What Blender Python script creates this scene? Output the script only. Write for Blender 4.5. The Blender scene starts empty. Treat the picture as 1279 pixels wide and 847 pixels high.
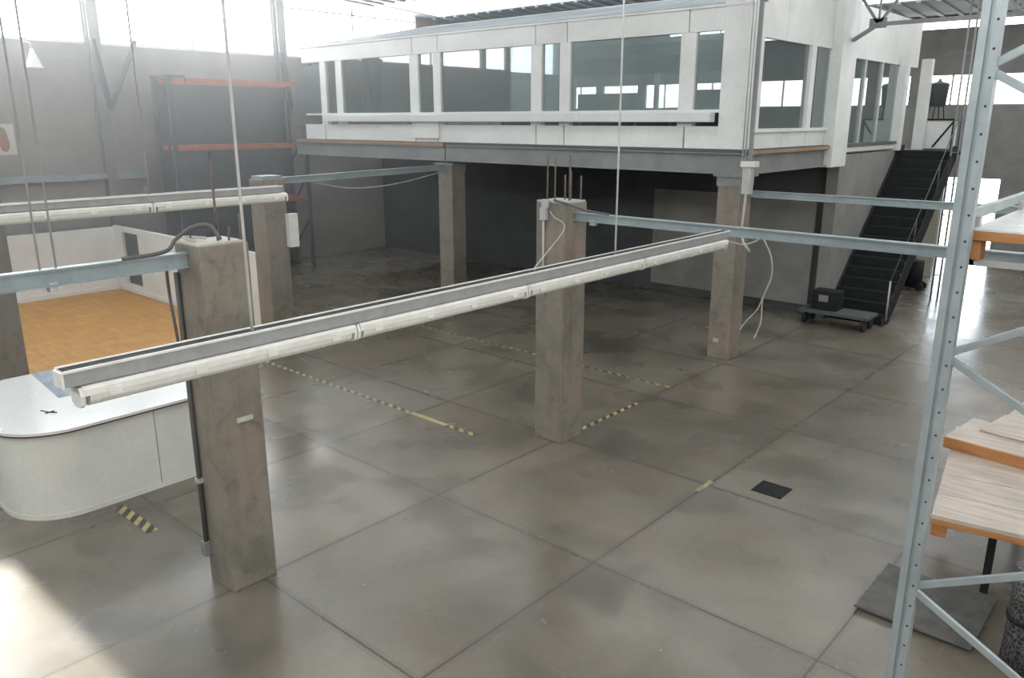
import bpy, bmesh, math, random
from mathutils import Vector, Matrix
random.seed(7)
C = bpy.context.scene.collection
SC = bpy.context.scene

# ------------------------------------------------------------------ materials
def nodes(name):
    m = bpy.data.materials.new(name); m.use_nodes = True
    nt = m.node_tree; nt.nodes.clear()
    o = nt.nodes.new('ShaderNodeOutputMaterial')
    return m, nt, o
def N(nt, t, **k):
    n = nt.nodes.new(t)
    for a, v in k.items():
        if a.startswith('i_'):
            n.inputs[a[2:].replace('_', ' ')].default_value = v
        else: setattr(n, a, v)
    return n
def noise(nt, vec, scale, detail=5, rough=.6, dist=0.0):
    n = N(nt, 'ShaderNodeTexNoise'); n.inputs['Scale'].default_value = scale
    n.inputs['Detail'].default_value = detail; n.inputs['Roughness'].default_value = rough
    n.inputs['Distortion'].default_value = dist
    nt.links.new(vec, n.inputs['Vector']); return n.outputs['Fac']
def ramp(nt, fac, stops):
    r = N(nt, 'ShaderNodeValToRGB'); e = r.color_ramp.elements
    while len(e) < len(stops): e.new(.5)
    for k, (p, c) in enumerate(stops):
        e[k].position = p; e[k].color = (c[0], c[1], c[2], 1) if not isinstance(c, (int, float)) else (c, c, c, 1)
    nt.links.new(fac, r.inputs[0]); return r.outputs[0]
def mixc(nt, fac, a, b, mode='MIX'):
    m = N(nt, 'ShaderNodeMix', data_type='RGBA', blend_type=mode)
    for s, v in ((0, fac), (6, a), (7, b)):
        if hasattr(v, 'links') or hasattr(v, 'is_linked'): nt.links.new(v, m.inputs[s])
        else: m.inputs[s].default_value = v if s == 0 else (v[0], v[1], v[2], 1)
    return m.outputs[2]
def math_(nt, op, a, b=None, c=None):
    m = N(nt, 'ShaderNodeMath', operation=op)
    for k, v in enumerate((a, b, c)):
        if v is None: continue
        if hasattr(v, 'is_linked'): nt.links.new(v, m.inputs[k])
        else: m.inputs[k].default_value = v
    return m.outputs[0]
def objco(nt):
    return N(nt, 'ShaderNodeTexCoord').outputs['Object']
def worldco(nt):
    return N(nt, 'ShaderNodeNewGeometry').outputs['Position']

def surf(name, col, rough=.5, metal=0.0, var=.12, scale=3.0, col2=None, bump=0.0, bscale=40, spec=.5, fine=25):
    """painted / plain surface with dirt variation"""
    m, nt, o = nodes(name)
    p = N(nt, 'ShaderNodeBsdfPrincipled'); co = worldco(nt)
    c2 = col2 or tuple(v * (1 - var * 2.2) for v in col)
    f = noise(nt, co, scale, 6, .62, .4)
    c = ramp(nt, f, [(.3, c2), (.62, col)])
    g = noise(nt, co, fine, 4, .6)
    c = mixc(nt, .5, c, ramp(nt, g, [(.25, .82), (.7, 1.0)]), 'MULTIPLY')
    nt.links.new(c, p.inputs['Base Color'])
    p.inputs['Metallic'].default_value = metal
    r = ramp(nt, f, [(.3, min(1, rough + .1)), (.7, max(.05, rough - .08))])
    nt.links.new(r, p.inputs['Roughness'])
    p.inputs['Specular IOR Level'].default_value = spec
    if bump:
        b = N(nt, 'ShaderNodeBump'); b.inputs['Strength'].default_value = bump; b.inputs['Distance'].default_value = .02
        nt.links.new(noise(nt, co, bscale, 4), b.inputs['Height']); nt.links.new(b.outputs[0], p.inputs['Normal'])
    nt.links.new(p.outputs[0], o.inputs[0]); return m

def emis(name, col, s):
    m, nt, o = nodes(name)
    e = N(nt, 'ShaderNodeEmission'); e.inputs[0].default_value = (*col, 1); e.inputs[1].default_value = s
    nt.links.new(e.outputs[0], o.inputs[0]); return m

def mat_floor():
    m, nt, o = nodes('polished_concrete')
    p = N(nt, 'ShaderNodeBsdfPrincipled'); co = worldco(nt)
    big = noise(nt, co, .45, 4, .55, .3); mid = noise(nt, co, 1.0, 3, .5, .3); fin = noise(nt, co, 14, 6, .7)
    base = ramp(nt, big, [(.32, (.118, .112, .095)), (.5, (.190, .168, .137)), (.68, (.215, .205, .180))])
    base = mixc(nt, .75, base, ramp(nt, mid, [(.30, (.55, .54, .50)), (.47, (.92, .92, .90)), (.72, (1.16, 1.13, 1.06))]), 'MULTIPLY')
    base = mixc(nt, .5, base, ramp(nt, fin, [(.3, .84), (.7, 1.06)]), 'MULTIPLY')
    sx = N(nt, 'ShaderNodeSeparateXYZ'); nt.links.new(co, sx.inputs[0])
    wob = math_(nt, 'MULTIPLY', math_(nt, 'SUBTRACT', fin, .5), .02)
    def dist(out, off, per):
        f = math_(nt, 'FRACT', math_(nt, 'ADD', math_(nt, 'DIVIDE', math_(nt, 'SUBTRACT', math_(nt, 'ADD', out, wob), off), per), 100.5))
        return math_(nt, 'MULTIPLY', math_(nt, 'ABSOLUTE', math_(nt, 'SUBTRACT', f, .5)), per)
    dx = dist(sx.outputs[0], -1.83, 2.22); dy = dist(sx.outputs[1], 3.45, 2.31)
    d = math_(nt, 'MINIMUM', dx, dy)
    line = math_(nt, 'LESS_THAN', d, .011)
    edge = math_(nt, 'MULTIPLY', math_(nt, 'LESS_THAN', d, .05), .22)
    # every bay was poured with its own tone
    ix = math_(nt, 'FLOOR', math_(nt, 'DIVIDE', math_(nt, 'SUBTRACT', sx.outputs[0], -1.83), 2.22))
    iy = math_(nt, 'FLOOR', math_(nt, 'DIVIDE', math_(nt, 'SUBTRACT', sx.outputs[1], 3.45), 2.31))
    cv = N(nt, 'ShaderNodeCombineXYZ'); nt.links.new(ix, cv.inputs[0]); nt.links.new(iy, cv.inputs[1])
    wn = N(nt, 'ShaderNodeTexWhiteNoise'); nt.links.new(cv.outputs[0], wn.inputs['Vector'])
    base = mixc(nt, 1.0, base, ramp(nt, wn.outputs['Value'], [(0, (.86, .87, .87)), (.5, (1, .97, .93)), (1, (1.1, 1.1, 1.09))]), 'MULTIPLY')
    base = mixc(nt, edge, base, (.10, .09, .08)); base = mixc(nt, math_(nt, 'MULTIPLY', line, math_(nt, 'MULTIPLY', big, 1.2)), base, (.035, .03, .027))
    nt.links.new(base, p.inputs['Base Color'])
    r = ramp(nt, mid, [(.3, .34), (.5, .25), (.72, .19)])
    nt.links.new(r, p.inputs['Roughness'])
    p.inputs['Specular IOR Level'].default_value = .55
    b = N(nt, 'ShaderNodeBump'); b.inputs['Strength'].default_value = .12; b.inputs['Distance'].default_value = .008
    h = math_(nt, 'ADD', math_(nt, 'MULTIPLY', mid, .5), math_(nt, 'MULTIPLY', line, -.6))
    nt.links.new(h, b.inputs['Height']); nt.links.new(b.outputs[0], p.inputs['Normal'])
    nt.links.new(p.outputs[0], o.inputs[0]); return m

def mat_block(name, c1, c2):
    """rendered block wall with faint courses"""
    m, nt, o = nodes(name)
    p = N(nt, 'ShaderNodeBsdfPrincipled'); co = worldco(nt)
    sx = N(nt, 'ShaderNodeSeparateXYZ'); nt.links.new(co, sx.inputs[0])
    cv = N(nt, 'ShaderNodeCombineXYZ')
    nt.links.new(math_(nt, 'ADD', sx.outputs[0], sx.outputs[1]), cv.inputs[0]); nt.links.new(sx.outputs[2], cv.inputs[1])
    b = N(nt, 'ShaderNodeTexBrick'); nt.links.new(cv.outputs[0], b.inputs['Vector'])
    b.inputs['Scale'].default_value = 1; b.inputs['Brick Width'].default_value = .8; b.inputs['Row Height'].default_value = .4
    b.inputs['Mortar Size'].default_value = .012; b.inputs['Color1'].default_value = (*c1, 1); b.inputs['Color2'].default_value = (*c2, 1)
    b.inputs['Mortar'].default_value = (*[v * .94 for v in c2], 1)
    c = mixc(nt, .7, b.outputs['Color'], ramp(nt, noise(nt, co, 1.3, 6, .65), [(.3, .7), (.7, 1.08)]), 'MULTIPLY')
    nt.links.new(c, p.inputs['Base Color']); p.inputs['Roughness'].default_value = .8
    nt.links.new(p.outputs[0], o.inputs[0]); return m

def mat_column():
    m, nt, o = nodes('column_concrete')
    p = N(nt, 'ShaderNodeBsdfPrincipled'); co = worldco(nt)
    a = noise(nt, co, 1.1, 6, .6, .8); b = noise(nt, co, 6, 6, .7, .5)
    c = ramp(nt, a, [(.32, (.165, .155, .125)), (.5, (.235, .212, .172)), (.68, (.285, .215, .178))])
    c = mixc(nt, .8, c, ramp(nt, b, [(.28, .5), (.45, .92), (.72, 1.12)]), 'MULTIPLY')
    mp = N(nt, 'ShaderNodeMapping'); mp.inputs['Scale'].default_value = (9, 9, .7); nt.links.new(co, mp.inputs[0])
    st = noise(nt, mp.outputs[0], 1, 5, .6)
    c = mixc(nt, .6, c, ramp(nt, st, [(.3, .72), (.55, 1.0)]), 'MULTIPLY')
    nt.links.new(c, p.inputs['Base Color']); p.inputs['Roughness'].default_value = .55
    bp = N(nt, 'ShaderNodeBump'); bp.inputs['Strength'].default_value = .35; bp.inputs['Distance'].default_value = .02
    nt.links.new(b, bp.inputs['Height']); nt.links.new(bp.outputs[0], p.inputs['Normal'])
    nt.links.new(p.outputs[0], o.inputs[0]); return m

def mat_tape(name, axis, solid=False):
    m, nt, o = nodes(name)
    p = N(nt, 'ShaderNodeBsdfPrincipled'); co = worldco(nt)
    sx = N(nt, 'ShaderNodeSeparateXYZ'); nt.links.new(co, sx.inputs[0])
    along, across = (0, 1) if axis == 'x' else (1, 0)
    f = math_(nt, 'FRACT', math_(nt, 'ADD', math_(nt, 'DIVIDE', math_(nt, 'ADD', sx.outputs[along], sx.outputs[across]), .19), 100))
    k = math_(nt, 'GREATER_THAN', f, .47)
    y = mixc(nt, noise(nt, co, 9, 4), (.36, .31, .13), (.50, .44, .20))
    c = y if solid else mixc(nt, k, y, (.06, .055, .045))
    w = math_(nt, 'GREATER_THAN', noise(nt, co, 5, 5, .7), .57)
    c = mixc(nt, math_(nt, 'MULTIPLY', w, .6), c, (.16, .145, .12))
    nt.links.new(c, p.inputs['Base Color']); p.inputs['Roughness'].default_value = .4
    nt.links.new(p.outputs[0], o.inputs[0]); return m

def mat_wood(name, c1, c2, axis=0, rough=.55):
    m, nt, o = nodes(name)
    p = N(nt, 'ShaderNodeBsdfPrincipled'); co = worldco(nt)
    mp = N(nt, 'ShaderNodeMapping'); s = [14, 14, 14]; s[axis] = 1.4; mp.inputs['Scale'].default_value = s
    nt.links.new(co, mp.inputs[0])
    f = noise(nt, mp.outputs[0], 1, 6, .65, .8)
    c = ramp(nt, f, [(.28, c2), (.62, c1)])
    c = mixc(nt, .55, c, ramp(nt, noise(nt, co, 2.2, 5, .6), [(.3, .68), (.65, 1.05)]), 'MULTIPLY')
    nt.links.new(c, p.inputs['Base Color']); p.inputs['Roughness'].default_value = rough
    nt.links.new(p.outputs[0], o.inputs[0]); return m

def mat_glass(name, tint, base=.10):
    m, nt, o = nodes(name)
    t = N(nt, 'ShaderNodeBsdfTransparent'); t.inputs[0].default_value = (*tint, 1)
    g = N(nt, 'ShaderNodeBsdfGlossy'); g.inputs['Roughness'].default_value = .015; g.inputs[0].default_value = (.95, .97, .97, 1)
    lw = N(nt, 'ShaderNodeFresnel'); lw.inputs[0].default_value = 1.5
    f = math_(nt, 'MINIMUM', math_(nt, 'ADD', lw.outputs[0], base), 1.0)
    d = N(nt, 'ShaderNodeBsdfDiffuse'); d.inputs[0].default_value = (.62, .76, .76, 1)   # pale teal diffuse layer painting a hazy veil over the panes
    xd = N(nt, 'ShaderNodeMixShader'); xd.inputs[0].default_value = .17; nt.links.new(t.outputs[0], xd.inputs[1]); nt.links.new(d.outputs[0], xd.inputs[2])
    x = N(nt, 'ShaderNodeMixShader'); nt.links.new(f, x.inputs[0]); nt.links.new(xd.outputs[0], x.inputs[1]); nt.links.new(g.outputs[0], x.inputs[2])
    nt.links.new(x.outputs[0], o.inputs[0]); return m

def mat_upright():
    """galvanised blue-grey steel with a column of small punched holes"""
    m, nt, o = nodes('punched_steel')
    p = N(nt, 'ShaderNodeBsdfPrincipled'); co = objco(nt)
    sx = N(nt, 'ShaderNodeSeparateXYZ'); nt.links.new(co, sx.inputs[0])
    f = math_(nt, 'SUBTRACT', math_(nt, 'FRACT', math_(nt, 'DIVIDE', sx.outputs[2], .15)), .5)
    dz = math_(nt, 'MULTIPLY', f, .15); dx = math_(nt, 'SUBTRACT', sx.outputs[0], .033)
    d = math_(nt, 'SQRT', math_(nt, 'ADD', math_(nt, 'MULTIPLY', dz, dz), math_(nt, 'MULTIPLY', dx, dx)))
    h = math_(nt, 'LESS_THAN', d, .0075)
    c = ramp(nt, noise(nt, co, 5, 6, .65), [(.3, (.33, .375, .385)), (.65, (.43, .48, .49))])
    c = mixc(nt, h, c, (.03, .035, .04))
    nt.links.new(c, p.inputs['Base Color']); p.inputs['Metallic'].default_value = .35; p.inputs['Roughness'].default_value = .38
    nt.links.new(p.outputs[0], o.inputs[0]); return m

def mat_mesh_roll():
    m, nt, o = nodes('wire_mesh')
    p = N(nt, 'ShaderNodeBsdfPrincipled'); co = objco(nt)
    v = N(nt, 'ShaderNodeTexVoronoi'); v.inputs['Scale'].default_value = 26; v.feature = 'DISTANCE_TO_EDGE'; nt.links.new(co, v.inputs[0])
    c = ramp(nt, v.outputs['Distance'], [(.0, (.22, .22, .22)), (.10, (.05, .05, .05))])
    nt.links.new(c, p.inputs['Base Color']); p.inputs['Roughness'].default_value = .45; p.inputs['Metallic'].default_value = .4
    b = N(nt, 'ShaderNodeBump'); b.inputs['Strength'].default_value = .8; b.inputs['Distance'].default_value = .02
    nt.links.new(v.outputs['Distance'], b.inputs['Height']); nt.links.new(b.outputs[0], p.inputs['Normal'])
    nt.links.new(p.outputs[0], o.inputs[0]); return m

M = dict(
    floor=mat_floor(), col=mat_column(),
    block=mat_block('block_wall', (.30, .29, .26), (.285, .275, .25)),
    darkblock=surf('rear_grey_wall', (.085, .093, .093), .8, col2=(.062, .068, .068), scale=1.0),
    plaster=surf('grey_render', (.27, .265, .245), .75, col2=(.2, .195, .18), scale=1.2),
    roof=surf('roof_sheet', (.24, .275, .29), .6, scale=.7),
    white=surf('white_painted_panel', (.78, .79, .76), .42, var=.06, scale=1.2),
    whitelam=surf('white_laminate', (.74, .75, .73), .22, var=.04, scale=1.0),
    counter=surf('cream_counter', (.74, .74, .68), .38, var=.05, scale=1.2),
    edge=surf('dark_edging', (.10, .045, .04), .5),
    bluelam=surf('blue_grey_laminate', (.27, .34, .40), .4, scale=6, var=.12),
    steel=surf('grey_painted_steel', (.255, .265, .255), .45, scale=1.5, var=.12),
    bluesteel=surf('blue_grey_steel', (.33, .39, .40), .36, .15, scale=2.5, var=.1),
    galv=surf('galvanised_steel', (.50, .50, .495), .42, .15, scale=8, var=.08),
    dark=surf('dark_steel', (.02, .022, .022), .65, scale=4, spec=.25),
    darkgreen=surf('dark_grey_sheet', (.085, .105, .105), .6, scale=1.4),
    black=surf('black_rubber', (.02, .02, .02), .6),
    orange=surf('orange_steel', (.50, .15, .07), .5, scale=3, var=.12),
    trunk=surf('trunking_steel', (.36, .36, .355), .45, .1, scale=8, var=.08),
    greycable=surf('dark_grey_cable', (.11, .11, .105), .55),
    rust=surf('rusty_bar', (.17, .135, .115), .8, scale=14, var=.2),
    wire=surf('galvanised_wire', (.78, .79, .78), .4),
    greywire=surf('grey_wire', (.55, .56, .555), .5, .2),
    cable=surf('pale_cable', (.50, .49, .44), .5),
    plastic=surf('white_plastic', (.78, .77, .72), .35, var=.06, scale=5),
    lens=surf('prismatic_cover', (.72, .71, .66), .22, var=.05, scale=6),
    plyfloor=mat_wood('orange_board_floor', (.52, .27, .07), (.38, .19, .05), 0, .5),
    wood=mat_wood('raw_timber', (.50, .36, .22), (.34, .22, .13), 0),
    weathered=mat_wood('weathered_board', (.58, .50, .42), (.36, .29, .23), 0, .38),
    woodedge=mat_wood('orange_timber_edge', (.50, .23, .08), (.36, .14, .05), 0),
    timberline=surf('brown_deck_edge', (.36, .25, .16), .6, scale=3, var=.15, col2=(.34, .16, .10)),
    glass=mat_glass('office_glass', (.62, .70, .70), .10),
    cream=surf('cream_board', (.55, .52, .44), .6, var=.06),
    paving=surf('pale_paving', (.70, .62, .48), .8, scale=1),
    tapex=mat_tape('hazard_tape_along_x', 'x'), tapey=mat_tape('hazard_tape_along_y', 'y'), tapes=mat_tape('yellow_tape', 'x', True),
    upright=mat_upright(), meshroll=mat_mesh_roll(),
    poster=surf('poster_paper', (.62, .60, .53), .6, var=.04), olive=surf('poster_green', (.22, .22, .08), .6), red=surf('poster_red', (.36, .12, .07), .6),
    skylight=emis('sunlit_roof_sheet', (.93, .97, 1.0), 3.0),
    clere=emis('sunlit_frosted_glazing', (.95, .98, 1.0), 11.0),
    rightglow=emis('sunlit_side_glazing', (1.0, .98, .94), 10.0), front_fill=emis('added_front_glow', (.96, .98, 1.0), 16.0),  # the front one is an added glow for the office front
    rearglow=emis('sunlit_rear_glazing', (1.0, .99, .96), 6.0),
    plate=surf('tread_plate', (.20, .195, .185), .42, .35, scale=6, var=.15),
)

# ------------------------------------------------------------------ mesh builder
class MB:
    def __init__(s): s.bm = bmesh.new()
    def box(s, x0, y0, z0, x1, y1, z1, bev=0.0):
        return s.obox(((x0+x1)/2, (y0+y1)/2, (z0+z1)/2), (abs(x1-x0), abs(y1-y0), abs(z1-z0)), None, bev)
    def obox(s, c, size, rot=None, bev=0.0):
        r = bmesh.ops.create_cube(s.bm, size=1.0)['verts']
        mt = Matrix.Translation(c) @ (rot.to_4x4() if rot else Matrix.Identity(4)) @ Matrix.Diagonal((*size, 1))
        bmesh.ops.transform(s.bm, matrix=mt, verts=r)
        if bev:
            es = list({e for v in r for e in v.link_edges})
            bmesh.ops.bevel(s.bm, geom=es, offset=bev, segments=2, affect='EDGES', profile=.6)
        return s
    def bar(s, a, b, w, h, bev=0.0):
        """rectangular bar from a to b; h is measured upright"""
        a, b = Vector(a), Vector(b); d = (b-a); L = d.length; d.normalize()
        up = Vector((0, 0, 1)) if abs(d.z) < .99 else Vector((0, 1, 0))
        sd = d.cross(up).normalized(); u = sd.cross(d)
        rot = Matrix((d, sd, u)).transposed()
        return s.obox((a+b)/2, (L, w, h), rot, bev)
    def tube(s, pts, r, n=8, caps=True):
        P = [Vector(p) for p in pts]; rings = []
        t0 = (P[1]-P[0]).normalized(); ref = Vector((0, 0, 1)) if abs(t0.z) < .9 else Vector((1, 0, 0))
        nrm = t0.cross(ref).normalized()
        for i, p in enumerate(P):
            t = ((P[min(i+1, len(P)-1)]-P[max(i-1, 0)])).normalized()
            nrm = (nrm - t*nrm.dot(t)).normalized(); bn = t.cross(nrm)
            rr = r[i] if isinstance(r, (list, tuple)) else r
            rings.append([s.bm.verts.new(p + (nrm*math.cos(2*math.pi*k/n)+bn*math.sin(2*math.pi*k/n))*rr) for k in range(n)])
        for a, b in zip(rings, rings[1:]):
            for k in range(n): s.bm.faces.new((a[k], a[(k+1) % n], b[(k+1) % n], b[k])).smooth = True
        if caps:
            s.bm.faces.new(rings[0][::-1]); s.bm.faces.new(rings[-1])
        return s
    def prism(s, poly, z0, z1, plane='xy'):
        """extrude a 2D outline: xy -> along z, xz -> along y, yz -> along x"""
        def P(a, b, h): return {'xy': (a, b, h), 'xz': (a, h, b), 'yz': (h, a, b)}[plane]
        lo = [s.bm.verts.new(P(a, b, z0)) for a, b in poly]; hi = [s.bm.verts.new(P(a, b, z1)) for a, b in poly]
        n = len(poly); s.bm.faces.new(lo[::-1]); s.bm.faces.new(hi)
        for k in range(n): s.bm.faces.new((lo[k], lo[(k+1) % n], hi[(k+1) % n], hi[k]))
        return s
    def lathe(s, prof, c, n=24):
        rings = []
        for r, z in prof:
            rings.append([s.bm.verts.new((c[0]+r*math.cos(2*math.pi*k/n), c[1]+r*math.sin(2*math.pi*k/n), c[2]+z)) for k in range(n)])
        for a, b in zip(rings, rings[1:]):
            for k in range(n): s.bm.faces.new((a[k], a[(k+1) % n], b[(k+1) % n], b[k])).smooth = True
        s.bm.faces.new(rings[0][::-1]); s.bm.faces.new(rings[-1]); return s
    def quad(s, *ps):
        s.bm.faces.new([s.bm.verts.new(p) for p in ps]); return s
    def build(s, name, mat, parent=None, loc=None):
        bmesh.ops.recalc_face_normals(s.bm, faces=s.bm.faces)
        off = Vector((0, 0, 0))
        if parent is not None:
            p = parent
            while p is not None: off += Vector(p.location); p = p.parent
        elif loc is not None: off = Vector(loc)
        bmesh.ops.translate(s.bm, verts=s.bm.verts, vec=-off)
        me = bpy.data.meshes.new(name); s.bm.to_mesh(me); s.bm.free()
        me.materials.append(mat)
        o = bpy.data.objects.new(name, me); C.objects.link(o)
        if parent is not None: o.parent = parent
        elif loc is not None: o.location = loc
        return o

def tag(o, label, cat, group=None, kind=None):
    o['label'] = label; o['category'] = cat
    if group: o['group'] = group
    if kind: o['kind'] = kind
    return o
def thing(name, loc, label, cat, group=None):
    o = bpy.data.objects.new(name, None); o.empty_display_size = .2; C.objects.link(o); o.location = loc
    return tag(o, label, cat, group)
def struct(name, mb, mat, parent=None):
    o = mb.build(name, mat, parent)
    if parent is None: o['kind'] = 'structure'
    return o
def copy_tree(o, parent=None):
    c = o.copy(); C.objects.link(c)
    if parent is not None: c.parent = parent
    for ch in list(o.children): copy_tree(ch, c)
    return c

# ------------------------------------------------------------------ setting
XL, XR, YF, YB = -21.5, 8.0, -7.0, 27.0
def roofz(y): return 8.62 - .055*y
struct('floor', MB().box(XL-.3, YF-.3, -.2, XR+.3, YB+.3, 0), M['floor'])
# roof with strips of translucent sheet
strips = [(-5.2, -3.9), (-.8, .5), (3.6, 4.9), (8.2, 9.5), (13.2, 15.0), (17.2, 19.8), (22.4, 24.4)]
edges = [YF-.3] + [v for st in strips for v in st] + [YB+.3]
rb = MB()
for a, b in zip(edges[0::2], edges[1::2]):
    rb.prism([(a, roofz(a)), (b, roofz(b)), (b, roofz(b)+.15), (a, roofz(a)+.15)], XL-.3, XR+.3, 'yz')
# corrugation ribs under the sheets
for k in range(58):
    x = XL + .5*k + .3
    for a, b in zip(edges[0::2], edges[1::2]):
        rb.prism([(a, roofz(a)-.04), (b, roofz(b)-.04), (b, roofz(b)), (a, roofz(a))], x, x+.12, 'yz')
struct('ceiling', rb, M['roof'])
for i, (a, b) in enumerate(strips):
    o = struct('window_%d' % (i+1), MB().prism([(a, roofz(a)+.03), (b, roofz(b)+.03), (b, roofz(b)+.07), (a, roofz(a)+.07)], XL+.6, XR-.4, 'yz'), M['skylight'])
    for j, x in enumerate([XL+.3, XR-.4]):   # solid sheet closes the ends
        pass
eb = MB()
for a, b in strips:
    for x0, x1 in ((XL-.3, XL+.6), (XR-.4, XR+.3)):
        eb.prism([(a, roofz(a)), (b, roofz(b)), (b, roofz(b)+.15), (a, roofz(a)+.15)], x0, x1, 'yz')
struct('trim_1', eb, M['roof'])

# left wall: blocks to 6 m, clerestory above
struct('wall_left', MB().box(XL-.3, YF, 0, XL, YB, 6.0), M['block'])
bays = [(-1.0, 1.95), (2.2, 3.3), (3.55, 8.5), (8.9, 13.75), (14.1, 19.3)]
pier = MB(); prev = YF
for a, b in bays:
    pier.box(XL-.3, prev, 6.0, XL, a, 8.9); prev = b
pier.box(XL-.3, prev, 6.0, XL, YB, 8.9)
struct('trim_2', pier, M['block'])
n = 8
for a, b in bays:
    if (a, b) == (-1.0, 1.95): continue          # this casement stands open to the sun
    w = struct('window_%d' % n, MB().box(XL-.16, a, 6.0, XL-.12, b, 8.9), M['clere'])
    f = MB(); k = max(1, round((b-a)/2.5))
    for q in range(1, k): yy = a+(b-a)*q/k; f.box(XL-.12, yy-.03, 6.0, XL-.06, yy+.03, 8.9)
    f.box(XL-.12, a, 6.0, XL-.02, b, 6.06); f.box(XL-.12, a, 7.35, XL-.06, b, 7.40)
    f.build('window_frame', M['white'], w); n += 1

# rear wall with a band of windows and a doorway
d0, d1, dh = -6.5, -5.05, 2.55
wl = MB(); wl.box(XL, YB, 0, d0, YB+.3, 4.62); wl.box(d1, YB, 0, XR, YB+.3, 4.62); wl.box(d0, YB, dh, d1, YB+.3, 4.62)
wl.box(XL, YB, 5.48, XR, YB+.3, 6.78); wl.box(XL, YB, 6.78, -9.8, YB+.3, 7.3); wl.box(-9.8, YB, 6.98, XR, YB+.3, 7.3)
struct('window_60', MB().box(-9.8, YB+.1, 6.78, XR, YB+.14, 6.98), M['rearglow'])
rw = []; x = XL
while x < XR-1.9: rw.append((x+.35, x+1.95)); x += 1.95
prev = XL
for a, b in rw: wl.box(prev, YB, 4.62, a, YB+.3, 5.48); prev = b
wl.box(prev, YB, 4.62, XR, YB+.3, 5.48)
struct('wall_rear', wl, M['plaster'])
for a, b in rw:
    w = struct('window_%d' % n, MB().box(a, YB+.12, 4.62, b, YB+.15, 5.48), M['rearglow']); n += 1
    f = MB().box((a+b)/2-.025, YB+.07, 4.62, (a+b)/2+.025, YB+.12, 5.48); f.box(a, YB+.07, 4.62, b, YB+.12, 4.66)
    f.build('window_frame', M['galv'], w)
dr = MB(); dr.box(d0-.08, YB-.03, 0, d0, YB+.02, dh+.08); dr.box(d1, YB-.03, 0, d1+.08, YB+.02, dh+.08); dr.box(d0, YB-.03, dh, d1, YB+.02, dh+.08)
struct('door_1', dr, M['steel'])
struct('floor_outside', MB().box(-14, YB+.3, -.25, 4, YB+16, -.05), M['paving'])
def glazed_wall(name, horiz, at, lo, hi, z0, z1, top, segs, mat):
    # solid wall with a high row of glazed bays; horiz 'x' runs along x
    global n
    def bx_(mb, a, b, za, zb, t0=0.0, t1=.3):
        if horiz == 'x': mb.box(a, at-t1, za, b, at-t0, zb)
        else: mb.box(at+t0, a, za, at+t1, b, zb)
        return mb
    w = MB(); bx_(w, lo, hi, 0, z0); bx_(w, lo, hi, z1, top); p = lo
    for a, b in segs: bx_(w, p, a, z0, z1); p = b
    bx_(w, p, hi, z0, z1); struct(name, w, M['plaster'])
    for a, b in segs:
        g = struct('window_%d' % n, bx_(MB(), a, b, z0, z1, .12, .15), M[mat]); n += 1
        f = MB()
        for k in range(1, 4): q = a+(b-a)*k/4; bx_(f, q-.03, q+.03, z0, z1, .06, .12)
        f.build('window_frame', M['galv'], g)
glazed_wall('wall_right', 'y', XR, YF, YB, 5.2, 7.3, 9.0, [(-6.5, -1.5), (-1.1, 4.0), (4.4, 9.5)], 'rightglow')
glazed_wall('wall_front', 'x', YF, XL-.3, XR+.3, 7.8, 8.8, 9.3, [(-20, -15), (-14.5, -9.5), (-9, -4), (-3.5, 1.5), (2, 7)], 'front_fill')  # glowing bays here are added out of view to brighten the office face

# ------------------------------------------------------------------ concrete columns
def column(x, y, h, w, d, label, bars=(), cap=False):
    t = thing('concrete_column', (x, y, 0), label, 'column', 'concrete columns of the hall')
    MB().box(x-w/2, y-d/2, 0, x+w/2, y+d/2, h, .012).build('shaft', M['col'], t)
    if cap:
        MB().box(x-w/2-.08, y-d/2-.05, h-.0, x+w/2+.08, y+d/2+.05, h+.04).build('steel_plate', M['steel'], t)
        MB().box(x-w/2-.02, y-d/2-.02, h-.16, x+w/2+.02, y+d/2+.02, h).build('collar', M['steel'], t)
    for bx_, by_, bh in bars:
        MB().tube([(x+bx_, y+by_, h-.05), (x+bx_+.004, y+by_, h+bh*.5), (x+bx_-.004, y+by_+.01, h+bh)], .011, 6).build('reinforcing_bar', M['rust'], t)
    return t
col1 = column(-6.42, 3.36, 3.20, .42, .45, 'nearest grey brown concrete column, in front of the white curved counter',
              [(-.12, -.12, .14), (.06, .03, .75), (.12, .10, .13), (.15, .19, .24)])
MB().box(-6.22, 3.32, 1.62, -6.185, 3.47, 1.66, .004).build('fixing_plate', M['cream'], col1)
MB().box(-6.60, 3.14, 3.20, -6.25, 3.56, 3.215).build('mortar_rim', M['cream'], col1)
col2 = column(-6.37, 8.12, 3.20, .46, .46, 'middle concrete column standing alone on the open floor with bare bars on top',
              [(-.16, -.10, .55), (-.02, -.12, .55), (.0, .06, .33), (.07, .09, .38), (.12, .0, .58), (.17, .17, .32)])
MB().box(-6.60, 7.9, 3.2, -6.15, 8.33, 3.22).build('steel_plate', M['galv'], col2)
col3 = column(-6.5, 13.18, 3.26, .42, .45, 'concrete column under the near right corner of the office platform', cap=True)
MB().box(-6.60, 12.945, .30, -6.50, 12.96, .37).build('tag_plate', M['cream'], col3)
col4 = column(-13.33, 8.18, 3.16, .46, .46, 'concrete column at the end of the white partition, grey box on its side')
MB().box(-13.52, 7.98, 3.16, -13.14, 8.38, 3.22).build('steel_plate', M['bluesteel'], col4)
MB().box(-13.10, 8.36, 1.9, -12.98, 8.56, 2.52, .01).build('switch_box', M['plastic'], col4)
col5 = column(-13.62, 13.2, 3.22, .46, .42, 'pale concrete column under the middle of the office platform', cap=True)
col6 = column(-13.33, 3.52, 3.20, .46, .46, 'dark concrete column at the left edge of the photo, behind the counter')

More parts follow.
